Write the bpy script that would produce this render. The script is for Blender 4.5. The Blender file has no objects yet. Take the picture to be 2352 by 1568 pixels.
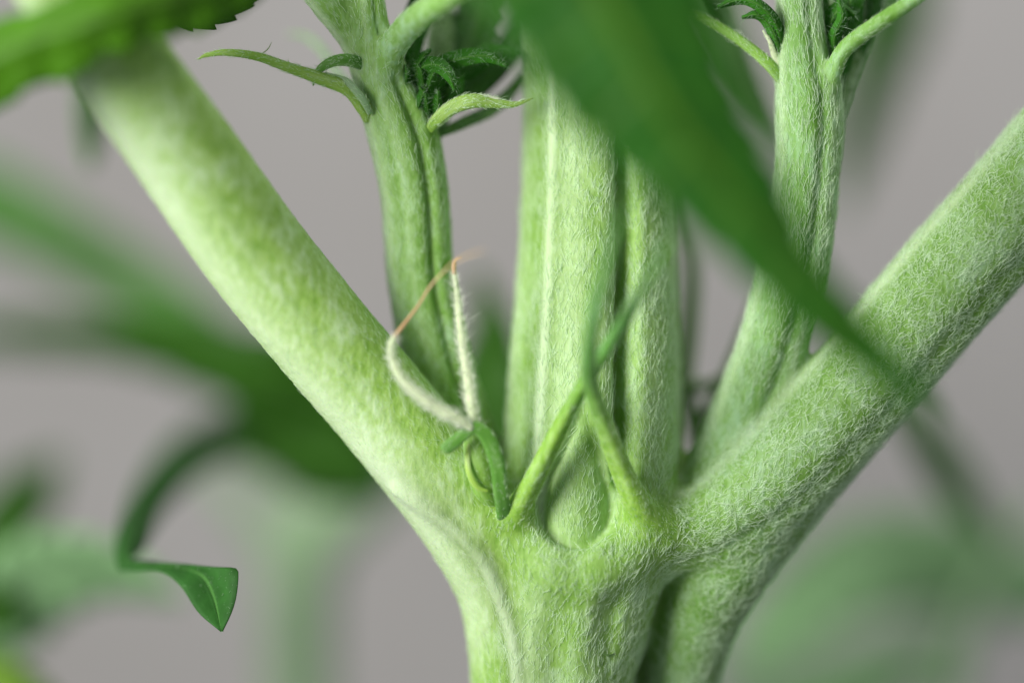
import bpy, math, random
import numpy as np
from mathutils import Vector

# ------------------------------------------------------------------ camera, world, lamps, exposure
scene = bpy.context.scene
COL = scene.collection
D = 6.53                                   # distance from the lens to the plane of sharp focus
cam_data = bpy.data.cameras.new('camera')
cam = bpy.data.objects.new('camera', cam_data)
COL.objects.link(cam)
cam.location = (0, -D, 0)
cam.rotation_euler = (math.radians(90), 0, 0)
cam_data.sensor_width = 36
cam_data.lens = 36 * D / 2.352
cam_data.clip_start = 0.05
cam_data.clip_end = 200
cam_data.dof.use_dof = True
cam_data.dof.focus_distance = D + 0.0
cam_data.dof.aperture_fstop = 0.15
cam_data.dof.aperture_blades = 0
scene.camera = cam

world = bpy.data.worlds.new('World')
scene.world = world
world.use_nodes = True
bg = world.node_tree.nodes['Background']
bg.inputs['Color'].default_value = (0.86, 0.95, 1.0, 1)
bg.inputs['Strength'].default_value = 0.25


def area_lamp(name, loc, target, size, power, color):
    ld = bpy.data.lights.new(name, 'AREA')
    ld.shape = 'RECTANGLE'
    ld.size, ld.size_y = size
    ld.energy = power
    ld.color = color
    lo = bpy.data.objects.new(name, ld)
    lo.location = loc
    lo.rotation_euler = (Vector(target) - Vector(loc)).to_track_quat('-Z', 'Y').to_euler()
    COL.objects.link(lo)
    return lo


area_lamp('window_light', (-5.4, -4.8, 1.5), (-0.2, 0.0, 0), (3.6, 3.6), 930, (1.0, 0.985, 0.95))
area_lamp('backdrop_light', (3.0, 0.5, 6.5), (0.8, 7.0, 0), (3.0, 2.0), 250, (1.0, 0.97, 0.95))

scene.render.engine = 'CYCLES'
scene.view_settings.view_transform = 'Standard'
scene.view_settings.look = 'None'
scene.view_settings.exposure = 0.0
scene.view_settings.gamma = 1
scene.cycles.use_denoising = True
try:
    scene.cycles.denoiser = 'OPENIMAGEDENOISE'
    scene.cycles.denoising_prefilter = 'ACCURATE'
except Exception:
    pass
scene.cycles.max_bounces = 8
scene.cycles.diffuse_bounces = 4
scene.cycles.transmission_bounces = 4
scene.cycles.use_adaptive_sampling = False
scene.cycles.sample_clamp_indirect = 6
scene.cycles_curves.shape = 'RIBBONS'
scene.cycles_curves.subdivisions = 2
scene.unit_settings.scale_length = 0.02

rng = np.random.default_rng(11)
random.seed(5)


# ------------------------------------------------------------------ helpers
def W(px, py, d):
    """A point of the place seen at (px, py) of a 2352 wide view, d behind the plane of focus."""
    s = (D + d) / D / 1000.0
    return np.array([(px - 1176) * s, d, (784 - py) * s])


def catmull(P, n):
    """Centripetal-like Catmull-Rom through the rows of P, n samples per span."""
    P = np.asarray(P, float)
    if len(P) < 3:
        t = np.linspace(0, 1, n + 1)[:, None]
        return P[0] * (1 - t) + P[1] * t
    Q = np.vstack([2 * P[0] - P[1], P, 2 * P[-1] - P[-2]])
    out = []
    for i in range(1, len(Q) - 2):
        for k in range(n):
            t = k / n
            p0, p1, p2, p3 = Q[i - 1], Q[i], Q[i + 1], Q[i + 2]
            out.append(0.5 * ((2 * p1) + (-p0 + p2) * t + (2 * p0 - 5 * p1 + 4 * p2 - p3) * t * t
                              + (-p0 + 3 * p1 - 3 * p2 + p3) * t ** 3))
    out.append(Q[-2])
    return np.array(out)


def norm(v):
    return v / np.maximum(np.linalg.norm(v, axis=-1, keepdims=True), 1e-9)


def empty(name, loc, label, cat, group=None):
    o = bpy.data.objects.new(name, None)
    o.empty_display_size = 0.05
    o.location = loc
    COL.objects.link(o)
    o['label'] = label
    o['category'] = cat
    if group:
        o['group'] = group
    return o


def link(name, data, parent=None, label=None, kind=None):
    o = bpy.data.objects.new(name, data)
    COL.objects.link(o)
    if parent is not None:
        o.parent = parent
        loc = Vector((0, 0, 0))
        p = parent
        while p is not None:
            loc += p.location
            p = p.parent
        o.location = -loc                  # every mesh is written in world coordinates
    if label:
        o['label'] = label
    if kind:
        o['kind'] = kind
    return o


def fix_loc(o):
    return o


# ------------------------------------------------------------------ materials
def nodes_of(m):
    m.use_nodes = True
    nt = m.node_tree
    return nt, nt.nodes, nt.links, nt.nodes['Principled BSDF']


def ramp(ns, stops):
    r = ns.new('ShaderNodeValToRGB')
    e = r.color_ramp.elements
    while len(e) < len(stops):
        e.new(0.5)
    for el, (p, c) in zip(e, stops):
        el.position = p
        el.color = (*c, 1)
    return r


def stem_material(name, deep, mid, pale, scale=1.0, bump=0.5, sss=0.3, sheen=0.35, tinted=False):
    """Downy stem skin: yellow green flesh, pale bloom, pale ribs; uv = (across, along) in scene units."""
    m = bpy.data.materials.new(name)
    nt, ns, ls, b = nodes_of(m)
    uv = ns.new('ShaderNodeUVMap')
    mp = ns.new('ShaderNodeMapping')
    mp.inputs['Scale'].default_value = (1.0, 0.16, 1.0)
    if tinted:
        mp.inputs['Scale'].default_value = (1.0, 1.0, 0.42)
        oc = ns.new('ShaderNodeTexCoord')
        ls.new(oc.outputs['Object'], mp.inputs[0])
    else:
        ls.new(uv.outputs[0], mp.inputs[0])
    n1 = ns.new('ShaderNodeTexNoise')
    n1.inputs['Scale'].default_value = 62 * scale
    n1.inputs['Detail'].default_value = 5
    n1.inputs['Roughness'].default_value = 0.6
    ls.new(mp.outputs[0], n1.inputs['Vector'])
    n2 = ns.new('ShaderNodeTexNoise')
    n2.inputs['Scale'].default_value = 6 * scale
    n2.inputs['Detail'].default_value = 3
    tco = ns.new('ShaderNodeTexCoord')
    ls.new(tco.outputs['Object'], n2.inputs['Vector'])
    n3 = ns.new('ShaderNodeTexNoise')
    n3.inputs['Scale'].default_value = 150 * scale
    n3.inputs['Detail'].default_value = 3
    ls.new(mp.outputs[0], n3.inputs['Vector'])
    a = ns.new('ShaderNodeMath'); a.operation = 'MULTIPLY_ADD'
    a.inputs[1].default_value = 0.4
    ls.new(n2.outputs[0], a.inputs[0])
    mul = ns.new('ShaderNodeMath'); mul.operation = 'MULTIPLY'; mul.inputs[1].default_value = 0.6
    ls.new(n1.outputs[0], mul.inputs[0])
    ls.new(mul.outputs[0], a.inputs[2])
    r = ramp(ns, [(0.35, deep), (0.50, mid), (0.66, pale)])
    ls.new(a.outputs[0], r.inputs[0])
    at = ns.new('ShaderNodeAttribute'); at.attribute_name = 'rib'
    mx = ns.new('ShaderNodeMix'); mx.data_type = 'RGBA'
    ls.new(at.outputs['Fac'], mx.inputs[0])
    ls.new(r.outputs[0], mx.inputs[6])
    mx.inputs[7].default_value = (0.62, 0.76, 0.50, 1)
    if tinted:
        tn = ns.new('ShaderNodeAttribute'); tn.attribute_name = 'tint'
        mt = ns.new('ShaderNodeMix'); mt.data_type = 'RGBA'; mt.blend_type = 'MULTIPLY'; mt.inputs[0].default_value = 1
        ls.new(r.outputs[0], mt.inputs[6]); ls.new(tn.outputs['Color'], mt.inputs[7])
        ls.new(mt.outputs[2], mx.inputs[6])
    ls.new(mx.outputs[2], b.inputs['Base Color'])
    b.inputs['Roughness'].default_value = 0.55
    b.inputs['Specular IOR Level'].default_value = 0.3
    b.inputs['Subsurface Weight'].default_value = sss
    b.inputs['Subsurface Radius'].default_value = (0.6, 1.0, 0.25)
    b.inputs['Subsurface Scale'].default_value = 0.035
    b.inputs['Sheen Weight'].default_value = sheen
    b.inputs['Sheen Roughness'].default_value = 0.45
    b.inputs['Sheen Tint'].default_value = (0.88, 1.0, 0.88, 1)
    add = ns.new('ShaderNodeMath'); add.operation = 'MULTIPLY_ADD'
    add.inputs[1].default_value = 0.4
    ls.new(n3.outputs[0], add.inputs[0]); ls.new(n1.outputs[0], add.inputs[2])
    bp = ns.new('ShaderNodeBump')
    bp.inputs['Strength'].default_value = bump
    bp.inputs['Distance'].default_value = 0.006
    ls.new(add.outputs[0], bp.inputs['Height'])
    ls.new(bp.outputs[0], b.inputs['Normal'])
    return m


def hair_material(name, col, tr=0.45):
    m = bpy.data.materials.new(name)
    m.use_nodes = True
    nt = m.node_tree; ns = nt.nodes; ls = nt.links
    ns.clear()
    out = ns.new('ShaderNodeOutputMaterial')
    d = ns.new('ShaderNodeBsdfDiffuse'); d.inputs[0].default_value = (*col, 1)
    t = ns.new('ShaderNodeBsdfTranslucent'); t.inputs[0].default_value = (*col, 1)
    g = ns.new('ShaderNodeBsdfGlossy'); g.inputs[0].default_value = (0.9, 0.95, 0.95, 1)
    g.inputs['Roughness'].default_value = 0.4
    m1 = ns.new('ShaderNodeMixShader'); m1.inputs[0].default_value = tr
    m2 = ns.new('ShaderNodeMixShader'); m2.inputs[0].default_value = 0.08
    ls.new(d.outputs[0], m1.inputs[1]); ls.new(t.outputs[0], m1.inputs[2])
    ls.new(m1.outputs[0], m2.inputs[1]); ls.new(g.outputs[0], m2.inputs[2])
    ls.new(m2.outputs[0], out.inputs[0])
    return m


def leaf_material(name, col, vein, rough=0.5, trans=0.25, veins=9.0):
    """uv: u = -1..1 across the blade, v = 0..1 along it."""
    m = bpy.data.materials.new(name)
    nt, ns, ls, b = nodes_of(m)
    uv = ns.new('ShaderNodeUVMap')
    sep = ns.new('ShaderNodeSeparateXYZ'); ls.new(uv.outputs[0], sep.inputs[0])
    au = ns.new('ShaderNodeMath'); au.operation = 'ABSOLUTE'; ls.new(sep.outputs[0], au.inputs[0])
    # midrib
    mid = ns.new('ShaderNodeMapRange'); mid.inputs[1].default_value = 0.03; mid.inputs[2].default_value = 0.10
    mid.inputs[3].default_value = 1; mid.inputs[4].default_value = 0
    ls.new(au.outputs[0], mid.inputs[0])
    # lateral veins: stripes in v - 0.25*|u|
    k = ns.new('ShaderNodeMath'); k.operation = 'MULTIPLY_ADD'; k.inputs[1].default_value = -0.06
    ls.new(au.outputs[0], k.inputs[0]); ls.new(sep.outputs[1], k.inputs[2])
    s = ns.new('ShaderNodeMath'); s.operation = 'MULTIPLY'; s.inputs[1].default_value = veins * 2 * math.pi
    ls.new(k.outputs[0], s.inputs[0])
    c = ns.new('ShaderNodeMath'); c.operation = 'COSINE'; ls.new(s.outputs[0], c.inputs[0])
    lat = ns.new('ShaderNodeMapRange'); lat.inputs[1].default_value = 0.9; lat.inputs[2].default_value = 1.0
    lat.inputs[3].default_value = 0; lat.inputs[4].default_value = 0.45 if veins > 0 else 0.0
    ls.new(c.outputs[0], lat.inputs[0])
    mx = ns.new('ShaderNodeMath'); mx.operation = 'MAXIMUM'
    ls.new(mid.outputs[0], mx.inputs[0]); ls.new(lat.outputs[0], mx.inputs[1])
    n = ns.new('ShaderNodeTexNoise'); n.inputs['Scale'].default_value = 18; n.inputs['Detail'].default_value = 4
    tc = ns.new('ShaderNodeTexCoord'); ls.new(tc.outputs['Object'], n.inputs['Vector'])
    r = ramp(ns, [(0.3, tuple(x * 0.75 for x in col)), (0.7, tuple(min(1, x * 1.25) for x in col))])
    ls.new(n.outputs[0], r.inputs[0])
    mc = ns.new('ShaderNodeMix'); mc.data_type = 'RGBA'
    ls.new(mx.outputs[0], mc.inputs[0]); ls.new(r.outputs[0], mc.inputs[6]); mc.inputs[7].default_value = (*vein, 1)
    ls.new(mc.outputs[2], b.inputs['Base Color'])
    b.inputs['Roughness'].default_value = rough
    b.inputs['Specular IOR Level'].default_value = 0.25
    bp = ns.new('ShaderNodeBump'); bp.inputs['Strength'].default_value = 0.6; bp.inputs['Distance'].default_value = 0.01
    inv = ns.new('ShaderNodeMath'); inv.operation = 'MULTIPLY_ADD'; inv.inputs[1].default_value = -1
    ls.new(mx.outputs[0], inv.inputs[0]); ls.new(n.outputs[0], inv.inputs[2])
    ls.new(inv.outputs[0], bp.inputs['Height']); ls.new(bp.outputs[0], b.inputs['Normal'])
    if trans > 0:
        out = ns['Material Output']
        t = ns.new('ShaderNodeBsdfTranslucent')
        ls.new(mc.outputs[2], t.inputs[0])
        ms = ns.new('ShaderNodeMixShader'); ms.inputs[0].default_value = trans
        ls.new(b.outputs[0], ms.inputs[1]); ls.new(t.outputs[0], ms.inputs[2])
        ls.new(ms.outputs[0], out.inputs[0])
    return m


M = {}
M['stem'] = stem_material('downy_stem_skin', (0.17, 0.35, 0.030), (0.29, 0.485, 0.095), (0.47, 0.655, 0.31), sheen=.06, tinted=True)
M['petiole'] = stem_material('pale_petiole_skin', (0.22, 0.44, 0.03), (0.36, 0.56, 0.10), (0.60, 0.76, 0.42), bump=0.35, sheen=.2)
M['shoot'] = stem_material('shoot_skin', (0.15, 0.33, 0.03), (0.22, 0.42, 0.06), (0.33, 0.52, 0.18), sheen=.2)
M['stipule'] = stem_material('stipule_skin', (0.20, 0.39, 0.04), (0.30, 0.48, 0.09), (0.46, 0.62, 0.28), sss=0.2, sheen=.1)
M['calyx'] = stem_material('calyx_skin', (0.05, 0.18, 0.012), (0.10, 0.27, 0.03), (0.24, 0.42, 0.14), sss=0.1, bump=.15)
M['style'] = stem_material('cream_style_skin', (0.55, 0.66, 0.36), (0.64, 0.74, 0.46), (0.76, 0.82, 0.60), sss=0.2)
M['style_dry'] = stem_material('dried_style_skin', (0.46, 0.26, 0.12), (0.58, 0.38, 0.20), (0.66, 0.52, 0.32), sss=0.1)
M['far_stem'] = stem_material('far_stem_skin', (0.22, 0.36, 0.18), (0.28, 0.42, 0.23), (0.34, 0.48, 0.28), bump=0.2)
M['far_stalk'] = stem_material('dark_stalk_skin', (0.08, 0.18, 0.03), (0.11, 0.22, 0.05), (0.16, 0.28, 0.10), bump=0.2)
M['hair'] = hair_material('white_down', (0.76, 0.91, 0.66))
M['hair_white'] = hair_material('white_style_down', (0.92, 0.93, 0.84), 0.5)
M['hair_green'] = hair_material('green_bud_down', (0.30, 0.48, 0.26), 0.5)
M['leaf_front'] = leaf_material('dark_leaf_blade', (0.026, 0.135, 0.010), (0.10, 0.24, 0.015), trans=0.3)
M['leaf_top'] = leaf_material('top_leaf_blade', (0.07, 0.215, 0.006), (0.11, 0.26, 0.03), trans=0.3)
M['leaf_tip'] = leaf_material('folded_leaf_blade', (0.022, 0.10, 0.013), (0.07, 0.22, 0.04), rough=0.7, trans=0.12, veins=0)
M['leaf_dark'] = leaf_material('deep_green_leaf_blade', (0.028, 0.11, 0.005), (0.06, 0.17, 0.02), trans=0.25)  # blade colour of the deepest green leaves
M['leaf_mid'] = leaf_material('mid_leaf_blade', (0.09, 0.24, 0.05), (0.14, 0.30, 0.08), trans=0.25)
M['leaf_pale'] = leaf_material('pale_leaf_blade', (0.27, 0.48, 0.22), (0.33, 0.54, 0.27), trans=0.25)
M['leaf_lime'] = leaf_material('lime_leaf_blade', (0.22, 0.42, 0.04), (0.3, 0.5, 0.1), trans=0.3)
M['bud_leaf'] = leaf_material('bud_leaflet_blade', (0.04, 0.19, 0.012), (0.10, 0.28, 0.04), rough=0.6, trans=0.2)


# ------------------------------------------------------------------ the fused plant body as one field
class Tube:
    def __init__(s, part, pts, k=0.03, bumps=(), ribs=(), n=7, generic=0.0, cut=False):
        """pts: rows (px, py, d, r_px). bumps: (angle_deg, width_deg, amp) of the profile; ribs: (angle_deg, width_deg, strength) pale lines."""
        A = np.array([[*W(p[0], p[1], p[2]), p[3] / 1000.0 * (D + p[2]) / D] for p in pts])
        S = catmull(A, n)
        s.part, s.k, s.bumps, s.ribs, s.generic, s.cut = part, k, bumps, ribs, generic, cut
        s.P, s.R = S[:, :3], np.maximum(S[:, 3], 0.002)
        s.L = np.concatenate([[0], np.cumsum(np.linalg.norm(np.diff(s.P, axis=0), axis=1))])
        T = np.gradient(s.P, axis=0)
        s.T = norm(T)
        s.lo = (s.P - s.R[:, None]).min(0); s.hi = (s.P + s.R[:, None]).max(0)

    def raw(s, X, full=False):
        best = np.full(len(X), 1e9, np.float32)
        bt = np.zeros(len(X), np.float32); bi = np.zeros(len(X), np.int32)
        for i in range(len(s.P) - 1):
            a, b = s.P[i], s.P[i + 1]
            ab = b - a
            t = np.clip((X - a) @ ab / (ab @ ab), 0, 1)
            q = X - a - t[:, None] * ab
            d = np.sqrt(np.einsum('ij,ij->i', q, q)) - (s.R[i] + (s.R[i + 1] - s.R[i]) * t)
            m = d < best
            best[m] = d[m]; bt[m] = t[m]; bi[m] = i
        if not (s.bumps or s.generic) and not full:
            return best
        T = norm(s.T[bi] * (1 - bt[:, None]) + s.T[bi + 1] * bt[:, None])
        c = s.P[bi] + (s.P[bi + 1] - s.P[bi]) * bt[:, None]
        r = s.R[bi] + (s.R[bi + 1] - s.R[bi]) * bt
        u = np.array([0, -1.0, 0]) - T * (-T[:, 1:2])
        u = norm(u)
        v = np.cross(T, u)
        q = X - c
        th = np.arctan2(np.einsum('ij,ij->i', q, v), np.einsum('ij,ij->i', q, u))
        g = np.zeros(len(X))
        for (a0, w, amp) in s.bumps:
            dd = (th - math.radians(a0) + math.pi) % (2 * math.pi) - math.pi
            g += amp * np.exp(-(dd / math.radians(w)) ** 2)
        if s.generic:
            g += s.generic * np.cos(6 * th + 0.4) * np.clip(np.abs(th) - 1.3, 0, 1)
        along = s.L[bi] + (s.L[bi + 1] - s.L[bi]) * bt
        wob = 0.5 + 0.5 * np.sin(along * 7 + len(s.P))
        d = best - r * g
        if not full:
            return d
        rib = np.zeros(len(X))
        for (a0, w, st) in s.ribs:
            dd = (th - math.radians(a0) + math.pi) % (2 * math.pi) - math.pi
            rib = np.maximum(rib, st * np.exp(-(dd / math.radians(w)) ** 2) * (0.75 + 0.25 * wob))
        return d, T, th * r, along, rib


def smin(a, b, k):
    h = np.clip(0.5 + 0.5 * (b - a) / k, 0, 1)
    return b + (a - b) * h - k * h * (1 - h)


TUBES = []


def tube(*a, **kw):
    t = Tube(*a, **kw); TUBES.append(t); return t


def field(X, tubes=None):
    d = np.full(len(X), 9.0)
    for t in (tubes or TUBES):
        e = t.raw(X)
        if t.cut:
            d = -smin(-d, e, t.k)
        else:
            d = smin(d, e, t.k)
    return d


def surf(px, py, start=-0.5, stop=0.6):
    """Depth at which the line of sight through (px, py) meets the body built so far."""
    ds = np.linspace(start, stop, 160)
    f = field(np.array([W(px, py, x) for x in ds]))
    i = np.argmax(f < 0)
    return float(ds[i]) if f[i] < 0 else 0.15


# main stem above the fork (ribbed)
tube('main_stem', [(1325, 1400, .19, 170), (1345, 1230, .19, 200), (1358, 1060, .20, 208), (1363, 900, .20, 200), (1370, 600, .20, 183),
                   (1373, 300, .20, 174), (1374, 0, .20, 170), (1378, -260, .21, 168)],
     bumps=[(-36, 7, .075), (-62, 17, -.09), (-10, 20, .02), (19, 7, -.34), (48, 18, .05), (80, 10, -.06), (110, 20, .05)],
     ribs=[(-36, 5, .85), (-84, 14, .45), (-20, 14, .35), (8, 6, .25), (42, 12, .2)], generic=.05, n=5)
# stem below the fork
tube('main_stem', [(1266, 1850, .17, 176), (1268, 1560, .17, 178), (1278, 1400, .17, 186), (1312, 1260, .17, 182), (1335, 1130, .20, 165)],
     k=.07, bumps=[(30, 18, .02), (3, 11, -.045), (-16, 10, .04), (70, 22, .04)],
     ribs=[(-16, 9, .35), (26, 10, .2)], generic=.05, n=5)
# left leaf stalk, from its base up to the left and towards the lens
tube('petiole', [(1235, 1850, .19, 110), (1215, 1560, .18, 112), (1190, 1430, .16, 112), (1150, 1320, .13, 112), (1062, 1165, .10, 118), (890, 948, .07, 118), (735, 765, .02, 120), (580, 573, -.05, 122),
                 (420, 345, -.16, 120), (262, 128, -.29, 116), (100, -110, -.45, 112), (-40, -320, -.52, 110)],
     k=.06, bumps=[(-45, 26, .03), (10, 14, -.015), (60, 10, .02)], ribs=[(-50, 30, .8), (-4, 9, .25)], n=4)
# right leaf stalk, upper rib
tube('petiole', [(1450, 1262, .12, 80), (1540, 1232, .12, 88), (1640, 1195, .12, 98), (1780, 1088, .12, 116), (1955, 908, .12, 124), (2155, 674, .11, 127),
                 (2330, 478, .10, 129), (2450, 340, .10, 131), (2680, 60, .08, 130)],
     k=.05, bumps=[(38, 12, -.05), (60, 14, .03), (-70, 14, .03)], ribs=[(-66, 10, .6)], n=4)

# right leaf stalk, its underside running down the stem
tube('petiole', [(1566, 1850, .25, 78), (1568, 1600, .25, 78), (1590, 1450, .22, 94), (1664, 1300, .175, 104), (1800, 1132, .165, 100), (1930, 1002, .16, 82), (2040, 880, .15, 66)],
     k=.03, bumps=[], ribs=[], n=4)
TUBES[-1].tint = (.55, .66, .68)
tube('main_stem', [(1470, 1850, .42, 95), (1475, 1560, .42, 95), (1490, 1400, .36, 95), (1510, 1270, .30, 90)], k=.02, n=3)
TUBES[-2].part = 'petiole_R'; TUBES[-3].part = 'petiole_R'; TUBES[-4].part = 'petiole_L'
# side shoots out of the two axils
tube('shoot_L', [(1105, 1150, .26, 60), (1078, 1040, .25, 72), (1010, 850, .20, 78), (968, 650, .17, 77), (953, 450, .13, 78), (925, 310, .10, 80),
                 (880, 190, .08, 66), (852, 80, .05, 48), (842, -40, .03, 36), (838, -220, 0, 34)],
     k=.035, bumps=[(26, 8, -.20), (50, 14, .06), (-25, 10, -.04), (-50, 14, .05)], ribs=[(-60, 20, .7), (-12, 10, .25)], n=4)
tube('shoot_L', [(868, 170, .09, 40), (810, 70, .05, 44), (735, -30, .00, 46), (640, -190, -.08, 46)], k=.03, bumps=[(30, 18, -.1)], ribs=[(-60, 18, .8)], n=4)
tube('shoot_R', [(1610, 1250, .22, 70), (1640, 1130, .20, 88), (1705, 980, .17, 84), (1772, 800, .13, 79), (1822, 610, .10, 79), (1852, 400, .08, 74), (1858, 260, .07, 76),
                 (1843, 130, .06, 60), (1834, 0, .05, 49), (1830, -220, .04, 46)],
     k=.035, bumps=[(20, 9, -.12), (46, 12, .06), (-35, 12, -.03), (75, 14, .03)], ribs=[(-62, 14, .5), (42, 9, .35)], n=4)
# collar of the fork under the bud scale
sf = surf(1320, 1300)
tube('main_stem', [(1120, 1215, surf(1120, 1215) + .03, 42), (1190, 1255, surf(1190, 1255) + .022, 46), (1262, 1310, sf + .033, 44), (1325, 1325, sf + .038, 42), (1395, 1310, sf + .033, 44),
                   (1465, 1245, surf(1465, 1245) + .022, 46), (1530, 1225, surf(1530, 1225) + .03, 42)], k=.06, n=4)
TUBES[-1].up = True
# pocket and the scale that sits in it
tube('main_stem', [(1342, 930, -.01, 8), (1337, 1010, -.015, 36), (1330, 1080, -.02, 64), (1324, 1135, -.02, 90), (1323, 1162, -.02, 101)], k=.02, n=4, cut=True)
tube('bud_scale', [(1341, 950, .016, 14), (1336, 1030, .046, 46), (1330, 1095, .070, 69), (1322, 1150, .084, 84), (1321, 1210, .088, 88), (1321, 1290, .098, 85)], k=.003, n=4)
# the two stipules of the fork: rise towards the lens and cross
tube('stipule_A', [(1150, 1225, .045, 38), (1185, 1175, -.005, 32), (1215, 1120, -.035, 22)], k=.035, n=4)
tube('stipule_A', [(1170, 1198, .015, 26), (1188, 1170, -.01, 27), (1222, 1110, -.045, 24), (1262, 1030, -.07, 22), (1305, 945, -.095, 19), (1345, 875, -.125, 15)], k=.008, bumps=[(52, 16, -.35), (0, 20, .05)], n=5)
tube('stipule_A', [(1335, 892, -.115, 14), (1350, 868, -.125, 16), (1410, 775, -.22, 16), (1478, 660, -.40, 13), (1545, 530, -.60, 4)], k=.01, n=5)
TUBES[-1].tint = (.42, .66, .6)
tube('stipule_B', [(1512, 1225, .045, 40), (1468, 1165, -.005, 33), (1436, 1100, -.035, 22)], k=.035, n=4)
tube('stipule_B', [(1490, 1198, .015, 26), (1465, 1160, -.01, 28), (1428, 1080, -.045, 26), (1393, 990, -.10, 22), (1366, 915, -.16, 18)], k=.008, bumps=[(-40, 16, -.3), (20, 20, .05)], n=5)
tube('stipule_B', [(1370, 930, -.15, 16), (1362, 900, -.175, 18), (1353, 840, -.24, 19), (1364, 730, -.36, 17), (1396, 600, -.50, 14), (1440, 425, -.62, 4)], k=.01, n=5)
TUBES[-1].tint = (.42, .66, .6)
tube('petiole_S', [(880, 190, .05, 30), (898, 120, .01, 32), (935, 65, -.05, 32), (1000, 12, -.14, 30), (1110, -50, -.22, 28), (1250, -110, -.3, 26)], k=.03, n=4)
tube('stipule_C', [(1905, 235, .06, 20), (1915, 165, .01, 20), (1945, 108, -.02, 19), (2025, 48, -.05, 18), (2110, -8, -.08, 15), (2180, -60, -.1, 7)], k=.02, bumps=[(-40, 18, -.2)], n=4)
# fine pale ridges laid on the surface
for path in ([(915, 1125), (980, 1170), (1050, 1222), (1110, 1290), (1150, 1380), (1178, 1470), (1190, 1570), (1192, 1750)],):
    pts = [(x, y, surf(x, y) + .001, 9) for x, y in path]
    for j in range(1, len(pts)):
        if abs(pts[j][2] - pts[j - 1][2]) > .12:
            pts[j] = (pts[j][0], pts[j][1], pts[j - 1][2], 9)
    tube('main_stem', pts, k=.03, ribs=[(0, 50, .9)], n=3)
    TUBES[-1].ridge = True

BODY = list(TUBES)


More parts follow.
